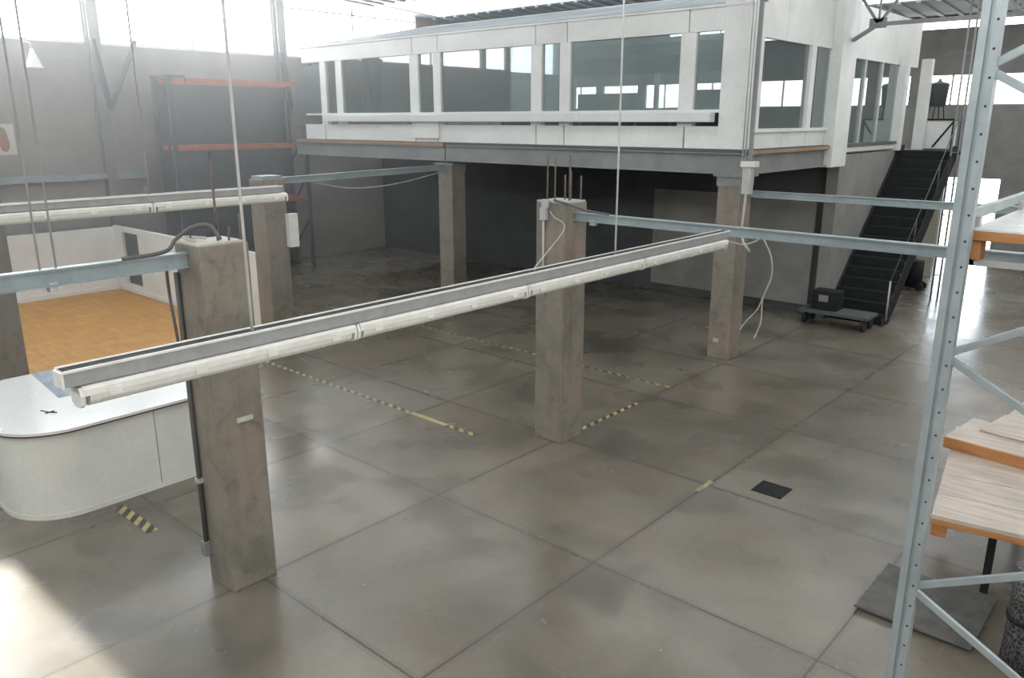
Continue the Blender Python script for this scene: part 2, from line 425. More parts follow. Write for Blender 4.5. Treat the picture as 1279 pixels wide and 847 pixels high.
# conduit on the nearest column
t = thing('wall_conduit', (-6.60, 3.10, .3), 'dark cable conduit strapped down the left edge of the nearest column', 'conduit')
MB().tube([(-6.60, 3.11, .35), (-6.60, 3.11, 2.95)], .022, 8).build('pipe', M['greycable'], t)
MB().box(-6.64, 3.07, .26, -6.56, 3.135, .40, .006).build('end_box', M['steel'], t)
for z in (1.0, 2.05): MB().box(-6.635, 3.085, z, -6.565, 3.135, z+.04).build('strap', M['galv'], t)

# tie beams between columns
def tiebeam(a, b, w, h, label, clamps=()):
    t = thing('tie_beam', a, label, 'beam', 'steel tie beams between columns')
    A, B = Vector(a), Vector(b); mb = MB()
    mb.bar(A, B, w*.45, h); up = Vector((0, 0, h/2))
    mb.bar(A+up, B+up, w, .015); mb.bar(A-up, B-up, w, .015)
    mb.build('channel', M['bluesteel'], t)
    for p in clamps:
        P = A.lerp(B, p); MB().box(P.x-.04, P.y-.03, P.z-h/2-.05, P.x+.04, P.y+.03, P.z-h/2+.02, .005).build('clamp', M['galv'], t)
    return t
tiebeam((-6.44, 3.14, 3.075), (-6.44, -6.9, 3.075), .09, .115, 'blue grey steel beam from nearest column to left photo edge', [.105])
tiebeam((-6.15, 8.12, 3.03), (7.9, 8.12, 3.03), .10, .09, 'bright steel beam running right from the middle column', [.02])
tiebeam((-6.29, 13.25, 2.97), (7.9, 13.25, 2.97), .10, .10, 'darker steel beam running right from the column under the office corner')
tiebeam((-13.33, 8.41, 3.11), (-13.6, 12.98, 3.16), .10, .11, 'steel beam from the partition column to the pale column under the office')

# ------------------------------------------------------------------ mezzanine platform
mz = thing('mezzanine_platform', (-13, 15, 0), 'raised grey steel platform with brown deck edge carrying the office', 'platform')
def ibeam_x(x0, x1, y, z0, z1, name='edge_beam'):
    b = MB(); b.box(x0, y+.06, z0, x1, y+.09, z1); b.box(x0, y, z0, x1, y+.16, z0+.025); b.box(x0, y, z1-.025, x1, y+.16, z1)
    return b.build(name, M['steel'], mz)
def ibeam_y(y0, y1, x, z0, z1, name='edge_beam'):
    b = MB(); b.box(x-.09, y0, z0, x-.06, y1, z1); b.box(x-.16, y0, z0, x, y1, z0+.025); b.box(x-.16, y0, z1-.025, x, y1, z1)
    return b.build(name, M['steel'], mz)
ibeam_x(-19.5, -13.62, 12.93, 3.30, 3.64); ibeam_x(-13.58, -6.22, 12.93, 3.30, 3.66)
ibeam_y(13.1, 16.75, -6.22, 3.30, 3.64); ibeam_y(13.1, 21.0, -19.34, 3.30, 3.64)
MB().box(-19.4, 12.96, 3.66, -6.2, 21.0, 3.72).build('deck', M['darkgreen'], mz)
MB().box(-19.4, 12.92, 3.645, -13.6, 12.955, 3.70).build('deck_edge', M['timberline'], mz)
MB().box(-6.20, 13.0, 3.645, -6.165, 16.7, 3.70).build('deck_edge', M['timberline'], mz)
for x in (-17.5, -15.5, -11.5, -9.5): MB().box(x-.05, 13.1, 3.38, x+.05, 17.5, 3.66).build('joist', M['steel'], mz)

# walls below the platform
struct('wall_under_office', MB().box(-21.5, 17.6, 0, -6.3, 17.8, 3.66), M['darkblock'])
struct('wall_stairside', MB().box(-6.5, 17.4, 0, -6.25, 22.4, 3.5), M['plaster'])
# panel-faced wall parts under the platform
for i, (x0, x1) in enumerate([(-8.6, -6.7), (-10.8, -8.75)]):
    p = MB().box(x0, 17.52, .18, x1, 17.6, 2.55); o = p.build('wall_panel', M['plaster'], loc=((x0+x1)/2, 17.56, .18))
    tag(o, ['tall grey board panel on wall beneath office, right one near stairs', 'grey board panel on wall beneath office, left of its twin'][i], 'panel')

# ------------------------------------------------------------------ office on the platform
of = thing('upstairs_office', (-13, 15, 3.72), 'white framed glazed office standing on the raised platform', 'office')
Y0 = 12.97
mull = [(-18.22, -17.98), (-17.55, -17.30), (-14.72, -14.42), (-13.92, -13.68), (-11.02, -10.74), (-10.28, -10.02), (-7.60, -7.30)]
for a, b in mull: MB().box(a, Y0, 4.10, b, Y0+.12, 5.66).build('mullion', M['white'], of)
MB().box(-6.78, Y0-.03, 3.72, -6.32, Y0+.25, 6.25, .01).build('corner_post', M['white'], of)
pa = [-19.0, -18.1, -14.57, -13.8, -10.88, -10.15, -7.45, -6.75]
for a, b in zip(pa, pa[1:]):
    MB().box(a+.015, Y0, 3.72, b-.015, Y0+.09, 4.10, .006).build('sill_panel', M['white'], of)
MB().box(-14.62, Y0-.06, 3.80, -13.72, Y0, 4.20, .01).build('pilaster_box', M['white'], of)
MB().box(-17.95, Y0-.20, 4.17, -6.85, Y0-.02, 4.33, .015).build('window_ledge', M['whitelam'], of)
MB().box(-18.9, Y0-.02, 4.33, -6.78, Y0+.11, 4.38).build('bottom_rail', M['white'], of)
fa = [-19.0, -14.6, -13.75, -10.9, -10.1, -7.45, -6.75]
for a, b in zip(fa, fa[1:]):
    MB().box(a+.01, Y0-.01, 5.655, b-.01, Y0+.12, 6.02, .006).build('fascia_panel', M['white'], of)
MB().box(-19.05, Y0-.05, 6.02, -6.3, Y0+.15, 6.06).build('roof_edge', M['white'], of)
gl = [-17.98, -17.55]
panes = [(-17.98, -17.55), (-17.30, -14.72), (-14.42, -13.92), (-13.68, -11.02), (-10.74, -10.28), (-10.02, -7.60), (-7.30, -6.78)]
for a, b in panes: MB().box(a, Y0+.05, 4.38, b, Y0+.06, 5.655).build('pane', M['glass'], of)
MB().prism([(-19.55, 4.05), (-19.62, 4.5), (-19.05, 5.55), (-18.22, 5.62), (-18.22, 4.05)], Y0+.04, Y0+.07, 'xz').build('end_panel', M['darkgreen'], of)
# right-hand side of the office
XS = -6.32
for a, b in ((13.32, 13.46), (15.52, 15.72)): MB().box(XS-.1, a, 4.02, XS+.03, b, 5.56).build('mullion', M['white'], of)
for a, b in ((13.22, 14.5), (14.52, 15.6), (15.62, 16.6)): MB().box(XS-.09, a, 3.72, XS, b, 4.02, .006).build('sill_panel', M['white'], of)
MB().box(XS-.1, 13.22, 4.0, XS+.05, 16.6, 4.06).build('bottom_rail', M['white'], of)
for a, b in ((13.22, 14.4), (14.41, 15.5), (15.51, 16.62)): MB().box(XS-.1, a, 5.55, XS, b, 6.75, .006).build('fascia_panel', M['white'], of)
for a, b in ((13.22, 13.32), (13.46, 15.52), (15.72, 16.6)): MB().box(XS-.05, a, 4.06, XS-.04, b, 5.55).build('pane', M['glass'], of)
MB().box(-6.42, 16.55, 3.28, -6.12, 17.35, 6.7, .01).build('side_post', M['white'], of)
# rear wing beside the stairs
MB().box(XS-.1, 17.35, 3.55, XS+.08, 20.9, 3.70, .01).build('wing_sill', M['white'], of)
for a in (17.75, 18.5, 19.6): MB().box(XS-.06, a, 3.72, XS, a+.09, 5.45).build('mullion', M['galv'], of)
MB().box(XS-.05, 17.35, 3.70, XS-.04, 20.9, 5.45).build('pane', M['glass'], of)
MB().box(XS-.12, 17.35, 5.45, XS, 22.2, 6.5, .006).build('fascia_panel', M['white'], of)
MB().box(-6.42, 20.85, 3.5, -6.16, 21.1, 5.68, .008).build('wing_post', M['white'], of)
MB().box(-6.12, 21.75, 3.5, -5.88, 21.95, 5.62, .008).build('wing_post', M['white'], of)
# back and roof of the office
MB().box(-19.0, 20.8, 3.72, -6.4, 20.92, 4.45).build('back_parapet', M['darkgreen'], of)
for a in (-18.9, -16, -13, -10, -7.2): MB().box(a, 20.8, 4.45, a+.12, 20.9, 5.5).build('back_post', M['white'], of)
MB().box(-19.0, 20.8, 5.5, -6.4, 20.92, 6.5).build('back_fascia', M['darkgreen'], of)
MB().prism([(13.0, 6.03), (17.5, 6.88), (17.5, 6.93), (13.0, 6.08)], -18.95, -6.45, 'yz').build('roof_sheet', M['roof'], of)
MB().box(-18.95, 17.5, 5.98, -6.45, 20.85, 6.04).build('ceiling_board', M['roof'], of)
# a few desks seen dimly through the glass
for i, (x, y) in enumerate(((-16.3, 16.8), (-12.2, 17.0), (-8.6, 16.2))):
    t = thing('office_desk', (x, y, 3.72), ['dim desk behind the left wide pane of the office', 'dim desk behind the middle wide pane of the office', 'dim desk behind the right wide pane of the office'][i], 'desk', 'desks inside the office')
    MB().box(x-.9, y-.4, 4.43, x+.9, y+.4, 4.47, .005).build('tabletop', M['timberline'], t)
    MB().box(x-.9, y+.3, 4.47, x+.9, y+.34, 4.85).build('privacy_screen', M['darkgreen'], t)
    for sx in (-.85, .85):
        for sy in (-.35, .35): MB().box(x+sx-.025, y+sy-.025, 3.72, x+sx+.025, y+sy+.025, 4.43).build('leg', M['steel'], t)

# ------------------------------------------------------------------ staircase
st = thing('steel_staircase', (-5.6, 17.6, 0), 'dark steel staircase climbing beside the grey wall to the office', 'stairs')
nst = 17; rise = 3.5/nst; run = 3.9/nst
for k in range(nst):
    y = 17.45+k*run; z = (k+1)*rise
    b = MB(); b.box(-6.18, y, z-.04, -5.06, y+run+.02, z); b.box(-6.18, y+.0, z-rise, -5.06, y+.012, z-.04)
    b.build('tread', M['dark'], st)
for x in (-6.22, -5.04):
    MB().prism([(17.3, 0), (17.75, 0), (21.45, 3.3), (21.45, 3.62), (21.2, 3.62)], x, x+.04, 'yz').build('stringer', M['dark'], st)
MB().box(-6.22, 21.35, 3.42, -4.9, 23.2, 3.5).build('landing', M['dark'], st)
MB().tube([(-5.0, 17.55, .95), (-5.0, 21.4, 4.4)], .012, 8).build('handrail', M['darkgreen'], st)
for k in (0.0, .34, .67, 1.0):
    y = 17.55+3.85*k; z = .95+3.45*k
    MB().tube([(-5.0, y, z-.85), (-5.0, y, z)], .02 if k == 0 else .014, 8).build('baluster', M['galv'] if k == 0 else M['darkgreen'], st)
for x in (-6.1, -5.0): MB().box(x, 22.9, 0, x+.08, 22.98, 3.42).build('support_post', M['dark'], st)

# flatbed trolley at the foot of the stairs
t = thing('flatbed_trolley', (-5.8, 17.0, 0), 'low flatbed trolley on black casters at the foot of the staircase', 'trolley')
MB().box(-6.5, 16.55, .25, -5.06, 17.2, .32, .01).build('deck', M['darkgreen'], t)
for x in (-6.38, -5.16):
    for y in (16.68, 17.08):
        cs = MB(); cs.tube([(x-.03, y, .12), (x+.03, y, .12)], .12, 18); c = cs.build('caster', M['black'], t)
        MB().box(x-.045, y-.03, .1, x-.033, y+.03, .25).build('fork', M['galv'], c)
t = thing('storage_crate', (-6.0, 16.9, .32), 'dark crate with pale label, on the flatbed trolley', 'crate')
MB().box(-6.3, 16.7, .32, -5.75, 17.1, .72, .012).build('body', M['dark'], t)
MB().box(-6.14, 16.695, .50, -5.94, 16.70, .64).build('card', M['plaster'], t)
# hand truck further back
t = thing('hand_truck', (-5.75, 22.0, 0), 'dark hand truck loaded with a bin, on bright floor behind stairs', 'hand truck')
MB().box(-6.12, 21.8, .06, -5.48, 22.1, .10).build('toe_plate', M['dark'], t)
MB().tube([(-5.7, 21.95, .10), (-5.7, 21.95, .75)], .2, 20).build('bin', M['dark'], t)
for y in (21.78, 22.12): MB().tube([(-5.52, y-.02, .1), (-5.52, y+.02, .1)], .1, 16).build('wheel', M['black'], t)
# cream board beyond the stairs
o = MB().box(-6.22, 23.98, 0, -5.82, 24.03, 1.95, .008).build('cream_panel', M['cream'], loc=(-6.0, 24, 0))
tag(o, 'upright cream board standing on the floor behind the staircase', 'board')
# landing furniture
t = thing('storage_cabinet', (-5.7, 22.3, 3.5), 'pale cabinet with dark frame on the stair landing', 'cabinet')
MB().box(-6.02, 22.05, 3.53, -5.32, 22.5, 4.2, .01).build('body', M['white'], t)
f = MB()
for x in (-6.06, -5.32): f.box(x, 22.02, 3.5, x+.04, 22.06, 4.24)
f.box(-6.06, 22.02, 4.2, -5.28, 22.52, 4.24); f.bar((-5.3, 22.04, 4.18), (-5.72, 22.04, 3.56), .02, .04); f.build('frame', M['dark'], t)
t = thing('plastic_bin', (-5.8, 22.3, 4.24), 'dark grey lidded bin on a stand above the pale landing cabinet', 'bin')
MB().lathe([(.16, .28), (.19, .30), (.22, .76), (.23, .78)], (-5.8, 22.3, 4.24)).build('body', M['darkgreen'], t)
MB().lathe([(.235, .78), (.2, .84), (.05, .88), (.02, .95)], (-5.8, 22.3, 4.24)).build('lid', M['darkgreen'], t)
for a in (.5, 2.1, 3.7, 5.3): MB().tube([(-5.8+.2*math.cos(a), 22.3+.18*math.sin(a), 4.24), (-5.8+.15*math.cos(a), 22.3+.15*math.sin(a), 4.53)], .012, 6).build('leg', M['dark'], t)
# lattice mast
t = thing('lattice_mast', (-4.95, 21.0, 0), 'slim grey twin pole mast rising beside the top of the stairs', 'mast')
for x in (-5.02, -4.87): MB().tube([(x, 20.98, 0), (x, 20.98, roofz(21))], .022, 8).build('pole', M['steel'], t)
for k in range(9): MB().tube([(-5.02, 20.98, .6+.72*k), (-4.87, 20.98, .6+.72*k)], .012, 6).build('rung', M['steel'], t)

# roof truss to the right of the office
tr = thing('roof_truss', (-2, 17.0, 5.9), 'dark steel roof truss reaching right from the white office post', 'truss')
a, b = Vector((-5.65, 17.0, 5.99)), Vector((7.9, 17.0, 6.02))
MB().bar(a, b, .06, .07).build('bottom_chord', M['steel'], tr)
MB().bar((-6.11, 17.0, 5.72), a, .06, .07).build('knee_member', M['steel'], tr)
MB().bar((-6.2, 17.0, roofz(17)-.06), (7.9, 17.0, roofz(17)-.06), .08, .08).build('top_chord', M['steel'], tr)
for k in range(6):
    P = a.lerp(b, .17*k); zt = roofz(17)-.1
    MB().bar(P, (P.x+1.15, 17.0, zt), .04, .05).build('web_member', M['steel'], tr); MB().bar(P, (P.x, 17.0, zt), .03, .04).build('web_member', M['steel'], tr)
    MB().bar(P, (max(-6.1, P.x-1.15), 17.0, zt if k else 6.62), .04, .05).build('web_member', M['steel'], tr)
MB().box(-5.82, 16.98, 5.92, -5.5, 17.02, 6.10).build('gusset', M['steel'], tr)

# steel post with cables at the office corner
t = thing('hanging_service_post', (-6.0, 12.6, 3.2), 'grey service post hanging from the roof at the office corner', 'post')
MB().bar((-5.99, 12.62, 3.55), (-5.99, 12.62, roofz(12.6)), .055, .055).build('pole', M['steel'], t)
MB().box(-6.08, 12.55, 3.02, -5.93, 12.68, 3.5, .01).build('junction_box', M['galv'], t)
MB().box(-6.11, 12.52, 3.46, -5.86, 12.7, 3.55, .01).build('box_lid', M['plastic'], t)
MB().bar((-5.95, 12.62, 6.0), (-5.25, 12.62, 6.42), .03, .06).build('brace', M['steel'], t)
MB().tube([(-6.0, 12.58, 3.02), (-6.0, 12.55, 2.7), (-5.99, 12.5, 2.45), (-5.9, 12.4, 2.25), (-5.75, 12.35, 2.12)], .022, 8).build('cable', M['cable'], t)
MB().tube([(-6.12, 12.6, roofz(12.6)), (-6.12, 12.6, 2.35)], .012, 6).build('wire', M['cable'], t)
MB().tube([(-6.04, 12.56, roofz(12.6)), (-6.05, 12.56, 3.5)], .012, 6).build('wire', M['greywire'], t)

# ------------------------------------------------------------------ light rows
def batten(x, y0, L, z, label, group):
    t = thing('hanging_batten_light', (x, y0+L/2, z), label, 'light', group)
    def prof(w, zs): return [(x+dx*w, zz) for dx, zz in zs]
    MB().prism([(x-.055, z-.005), (x+.055, z-.005), (x+.068, z-.02), (x+.068, z-.05), (x-.068, z-.05), (x-.068, z-.02)], y0+.02, y0+L-.02, 'xz').build('housing', M['plastic'], t)
    d = []
    for k in range(11):
        a_ = math.pi*k/10; d.append((x-.062*math.cos(a_), z-.052-.06*math.sin(a_)**.7))
    MB().prism(d, y0+.045, y0+L-.045, 'xz').build('diffuser', M['lens'], t)
    for q in (.1, .37, .63, .9):
        for s in (-1, 1): MB().box(x+s*.066-.006, y0+L*q-.03, z-.072, x+s*.066+.006, y0+L*q+.03, z-.03, .003).build('clip', M['plastic'], t)
    for yy in (y0+.004, y0+L-.024):
        e = [(x-.05, z-.012), (x+.05, z-.012), (x+.064, z-.05), (x+.055, z-.095), (x+.03, z-.112), (x-.03, z-.112), (x-.055, z-.095), (x-.064, z-.05)]
        MB().prism(e, yy, yy+.02, 'xz').build('end_cap', M['plastic'], t)
    return t
def trunk(x, y0, y1, z0, z1, label):
    t = thing('lighting_trunking', (x, (y0+y1)/2, z0), label, 'trunking', 'hanging light trunking')
    MB().box(x-.045, y0, z0, x+.045, y1, z1, .004).build('channel', M['trunk'], t)
    MB().box(x-.04, y0+.01, z1, x+.04, y1-.01, z1+.003).build('slot_shade', M['dark'], t)  # dark strip on a solid box, painting the shaded inside of the channel
    lip = MB()
    for s in (-1, 1): lip.box(x+s*.05-.006, y0, z1-.004, x+s*.05+.006, y1, z1+.008)
    lip.build('lip', M['plastic'], t)
    MB().box(x-.046, y0-.012, z0, x+.046, y0, z1).build('end_plate', M['plastic'], t)
    return t
XF = -3.85
trunk(XF, 1.22, 7.66, 3.02, 3.095, 'long galvanised trunking crossing the middle of the photo, holding four battens')
B1 = ['nearest white batten, its end cap at the lower left over the counter', 'white batten second from the near end, in front of the nearest column gap',
      'white batten third from the near end of the long row', 'farthest white batten of the long row, ending before the office corner column']
for k in range(4): batten(XF, 1.27+1.59*k, 1.59, 3.02, B1[k], 'battens of the long hanging row')
XG = -8.2
trunk(XG, .3, 5.20, 3.40, 3.47, 'galvanised trunking at the upper left, above the white partition')
B2 = ['batten of the upper left row, cut by the left photo edge', 'end batten of the upper left row, in front of the partition column']
for k in range(2): batten(XG, 2.10+1.58*k, 1.58, 3.40, B2[k], 'battens of the upper left row')
def hangwire(x, y, z, label, r=.007, mat='wire', top=None):
    o = MB().tube([(x, y, z), (x, y, top or roofz(y)+.02)], r, 6).build('suspension_wire', M[mat], loc=(x, y, z)); return tag(o, label, 'wire', 'wires hanging from the roof')
hangwire(XF, 2.20, 3.09, 'bright hanging wire in front of the nearest column top, holding the long light row', .009)
hangwire(XF, 5.66, 3.09, 'hanging wire right of the middle column, holding the long light row', .008)
hangwire(XG, 3.68, 3.46, 'hanging wire above the joint of the upper left light row', .009, 'greywire')
hangwire(-6.44, 2.02, 3.13, 'left one of two wires holding the steel beam at the left', .008, 'greywire')
hangwire(-6.44, 2.13, 3.13, 'right one of two wires holding the steel beam at the left', .008, 'greywire')

# loose cables
def cable(pts, r, mat, label):
    # smooth through the points
    P = [Vector(p) for p in pts]; out = []
    for i in range(len(P)-1):
        p0, p1, p2, p3 = P[max(i-1, 0)], P[i], P[i+1], P[min(i+2, len(P)-1)]
        for k in range(6):
            u = k/6; out.append(.5*((2*p1)+(p2-p0)*u+(2*p0-5*p1+4*p2-p3)*u*u+(3*p1-p0-3*p2+p3)*u**3))
    out.append(P[-1])
    o = MB().tube(out, r, 8).build('hanging_cable' if 'hanging' in label or 'sagging' in label or 'joining' in label or 'splaying' in label else 'electric_cable', M[mat], loc=P[0]); return tag(o, label, 'cable', 'loose electric cables')
cable([(-6.40, 2.60, 3.15), (-6.42, 2.95, 3.165), (-6.52, 3.10, 3.24), (-6.50, 3.25, 3.33), (-6.40, 3.35, 3.34), (-6.3, 3.38, 3.235)], .017, 'greycable', 'dark cable looping from the left steel beam onto the nearest column top')
cable([(-6.52, 3.05, 3.12), (-6.63, 3.05, 3.0), (-6.68, 3.07, 2.75), (-6.62, 3.06, 2.5), (-6.60, 3.07, 2.2)], .014, 'greycable', 'dark cable drooping down left side of nearest column')
cable([(-6.38, 3.20, 3.23), (-6.45, 3.15, 3.25), (-6.55, 3.2, 3.25), (-6.48, 3.35, 3.23)], .012, 'cable', 'pale cable coiled on top of the nearest column')
cable([(-6.30, 7.87, 3.24), (-6.1, 7.9, 3.2), (-5.9, 8.0, 3.13), (-5.6, 8.08, 3.095)], .014, 'greycable', 'dark cable from the middle column top onto the steel beam')
cable([(-6.35, 7.86, 3.1), (-6.2, 7.75, 3.05), (-5.6, 7.2, 3.02), (-4.1, 4.9, 3.06), (-3.86, 4.6, 3.10)], .006, 'cable', 'thin pale cable from middle column box to the long light row')
cable([(-3.86, 7.66, 3.0), (-3.75, 7.85, 2.94), (-3.68, 8.0, 2.96), (-3.66, 8.07, 2.99)], .008, 'cable', 'short pale cable joining far end of long light row to beam')
cable([(-3.60, 8.06, 2.98), (-3.50, 8.05, 2.8), (-3.48, 8.05, 2.6), (-3.56, 8.06, 2.35), (-3.56, 8.06, 2.1), (-3.62, 8.06, 1.9)], .008, 'cable', 'pale loose cable hanging from the bright beam, longer strand')
cable([(-3.57, 8.07, 2.36), (-3.62, 8.08, 2.22), (-3.75, 8.08, 2.05), (-3.80, 8.08, 1.96)], .007, 'cable', 'pale cable end splaying left below the bright beam')
cable([(-13.4, 9.2, 3.04), (-13.45, 10.2, 2.86), (-13.5, 11.4, 2.88), (-13.58, 12.95, 3.08)], .012, 'greywire', 'thin cable sagging under beam between the two rear columns')
t = thing('junction_box', (-6.45, 7.88, 2.95), 'small metal junction box on the upper front of the middle column', 'box')
MB().box(-6.5, 7.83, 2.98, -6.40, 7.89, 3.14, .006).build('body', M['galv'], t)
MB().box(-6.48, 7.84, 3.14, -6.38, 7.885, 3.24, .006).build('bracket', M['galv'], t)
MB().tube([(-6.45, 7.855, 2.98), (-6.45, 7.86, 2.0)], .014, 8).build('conduit', M['cable'], t)

# ------------------------------------------------------------------ reception counter
ct = thing('reception_counter', (-9.6, 3.2, 0), 'white curved reception counter at lower left with dark top edge', 'counter')
def rounded(x0, x1, y0, y1, r, n=12):
    """outline, +x/-y corner rounded"""
    pts = [(x0, y0)]
    for k in range(n+1):
        a_ = -math.pi/2+math.pi/2*k/n; pts.append((x1-r+r*math.cos(a_), y0+r+r*math.sin(a_)))
    return pts+[(x1, y1), (x0, y1)]
def ring(x1, y0, r, y1, x0, th, z0, z1, n=14):
    """curved front shell: along -y side from x0, round the corner, along +x side to y1"""
    out = [(x0, y0)]+[(x1-r+r*math.cos(-math.pi/2+math.pi/2*k/n), y0+r+r*math.sin(-math.pi/2+math.pi/2*k/n)) for k in range(n+1)]+[(x1, y1)]
    ri = r-th
    inn = [(x0, y0+th)]+[(x1-r+ri*math.cos(-math.pi/2+math.pi/2*k/n), y0+r+ri*math.sin(-math.pi/2+math.pi/2*k/n)) for k in range(n+1)]+[(x1-th, y1)]
    mb = MB()
    for i in range(len(out)-1):
        q = [out[i], out[i+1], inn[i+1], inn[i]]
        mb.prism(q, z0, z1)
    bmesh.ops.remove_doubles(mb.bm, verts=mb.bm.verts, dist=.0005)
    return mb
ring(-8.86, 2.28, .62, 4.55, -11.3, .04, .06, .99).build('front_panel', M['counter'], ct)
ring(-8.855, 2.275, .625, 4.55, -11.3, .03, 0, .06).build('skirting', M['counter'], ct)
arc = [(-8.80-.68+.68*math.cos(-math.pi/2+math.pi/2*k/14), 2.22+.68+.68*math.sin(-math.pi/2+math.pi/2*k/14)) for k in range(15)]
MB().prism([(-11.2, 2.22)]+arc+[(-8.80, 4.55), (-9.93, 4.55), (-9.93, 3.10), (-11.2, 3.22)], 1.0, 1.03).build('countertop', M['whitelam'], ct)
ring(-8.795, 2.215, .685, 4.55, -11.2, .02, .985, 1.0).build('edging', M['edge'], ct)
MB().box(-12.1, 3.12, .74, -9.93, 4.5, .78, .004).build('work_shelf', M['bluelam'], ct)
for x in (-12.0, -10.05): MB().box(x, 4.4, 0, x+.05, 4.46, .74).build('shelf_leg', M['steel'], ct)
MB().box(-12.0, 3.15, 0, -11.95, 3.21, .74).build('shelf_leg', M['steel'], ct)
MB().box(-8.862, 3.72, .06, -8.857, 3.728, .99).build('panel_joint', M['plaster'], ct)
o = MB().tube([(-9.62, 2.80, 1.036), (-9.5, 2.84, 1.036), (-9.42, 2.90, 1.036)], .006, 6).tube([(-9.5, 2.9, 1.036), (-9.48, 2.80, 1.036)], .005, 6).build('wire_scrap', M['dark'], loc=(-9.5, 2.85, 1.03))
tag(o, 'small dark scrap of wire lying on the white countertop', 'scrap')

# booth: low white partitions and an orange board floor
o = MB().box(-21.0, 1.0, 0, -13.62, 8.36, .02).build('board_floor', M['plyfloor'], loc=(-17, 5, 0))
tag(o, 'orange brown board floor inside the white partitions at left', 'floor covering')
t = thing('partition_wall', (-21.0, 4.6, 0), 'low white partition along the left wall behind the orange floor', 'partition')
MB().box(-21.08, .5, .0, -20.98, 8.5, 1.60, .006).build('panel', M['white'], t)
MB().box(-20.98, .5, .02, -20.95, 8.4, .12).build('skirting', M['white'], t)
t = thing('partition_wall', (-17.3, 8.45, 0), 'low white partition with dark opening, meeting the partition column', 'partition')
p = MB(); p.box(-20.98, 8.40, 0, -20.5, 8.5, 1.64); p.box(-19.65, 8.40, 0, -13.57, 8.5, 1.64); p.box(-20.5, 8.40, 0, -19.65, 8.5, .22); p.box(-20.5, 8.40, 1.52, -19.65, 8.5, 1.64)
p.build('panel', M['white'], t)
MB().box(-20.5, 8.46, .22, -19.65, 8.48, 1.52).build('opening_shade', M['darkgreen'], t)  # dark sheet standing in for the shade inside the opening
MB().box(-20.9, 8.38, .02, -13.6, 8.40, .12).build('skirting', M['white'], t)

# ------------------------------------------------------------------ left wall fittings
for i, y in enumerate((8.68, 13.92)):
    t = thing('wall_stanchion', (XL+.12, y, 0), ['steel stanchion on the left wall, left of the tall rack', 'steel stanchion on left wall between the tall rack and the office'][i], 'post', 'stanchions on the left wall')
    b = MB(); b.box(XL+.02, y-.13, 0, XL+.05, y+.13, roofz(y)); b.box(XL+.05, y-.015, 0, XL+.2, y+.015, roofz(y)); b.box(XL+.2, y-.13, 0, XL+.23, y+.13, roofz(y)); b.build('column', M['steel'], t)
    MB().bar((XL+.25, y+.15, 4.45), (XL+.6, y+.8, 6.1), .12, .10).build('bracket', M['darkgreen'], t)
    MB().bar((XL+.25, y+.15, 4.45), (XL+.3, y-.1, 6.1), .12, .10).build('bracket', M['darkgreen'], t)
o = MB().box(XL+.02, 3.6, 2.76, XL+.22, 9.6, 2.92, .008).build('wall_rail', M['bluesteel'], loc=(XL+.1, 6.5, 2.8))
tag(o, 'grey steel rail along the left wall above the white partition', 'rail')
t = thing('wall_poster', (XL+.01, 6.36, 3.45), 'pale poster with an oval figure on left wall at photo edge', 'poster')
MB().box(XL+.002, 6.02, 3.42, XL+.012, 6.66, 4.12).build('sheet', M['poster'], t)
for nm, mt, z, y, rz in (('green_shape', 'olive', 3.83, 6.40, .22), ('red_shape', 'red', 3.68, 6.42, .19)):
    MB().prism([(y+.11*math.cos(2*math.pi*k/20), z+rz*math.sin(2*math.pi*k/20)) for k in range(20)], XL+(.013 if 'green' in nm else .016), XL+(.016 if 'green' in nm else .019), 'yz').build(nm, M[mt], t)
t = thing('wall_lamp', (XL+.4, 7.15, 5.35), 'small white cone lamp high on the left wall below the windows', 'lamp')
MB().lathe([(.20, 0), (.19, .015), (.05, .36), (.035, .42)], (XL+.45, 7.15, 5.36), 20).build('shade', M['plastic'], t)
MB().tube([(XL+.45, 7.15, 5.78), (XL+.4, 7.15, 5.9), (XL+.2, 7.15, 5.95), (XL, 7.15, 5.92)], .015, 8).build('arm', M['galv'], t)

# orange pallet rack by the left wall
rk = thing('pallet_rack', (-20.3, 11.6, 0), 'tall dark pallet rack with orange beams in the far left corner', 'rack')
for y in (9.72, 13.55):
    for x in (-20.75, -19.95): MB().box(x, y-.05, 0, x+.09, y+.05, 5.28).build('upright', M['darkgreen'], rk)
    for z in (.6, 1.8, 3.0, 4.2):
        MB().bar((-20.7, y, z), (-19.9, y, z+.9), .03, .04).build('brace', M['darkgreen'], rk)
for z in (2.05, 3.52, 5.16):
    MB().box(-19.93, 9.78 if z != 5.16 else 10.15, z-.06, -19.87, 13.5, z+.06, .005).build('front_beam', M['orange'], rk)
    MB().box(-20.72, 9.78, z-.06, -20.66, 13.5, z+.06, .005).build('rear_beam', M['orange'], rk)
MB().box(-20.80, 9.75, 0.1, -20.77, 13.5, 5.1).build('back_sheet', M['darkgreen'], rk)
MB().box(-20.7, 9.8, 5.22, -19.9, 10.15, 5.28).build('top_tie', M['darkgreen'], rk)

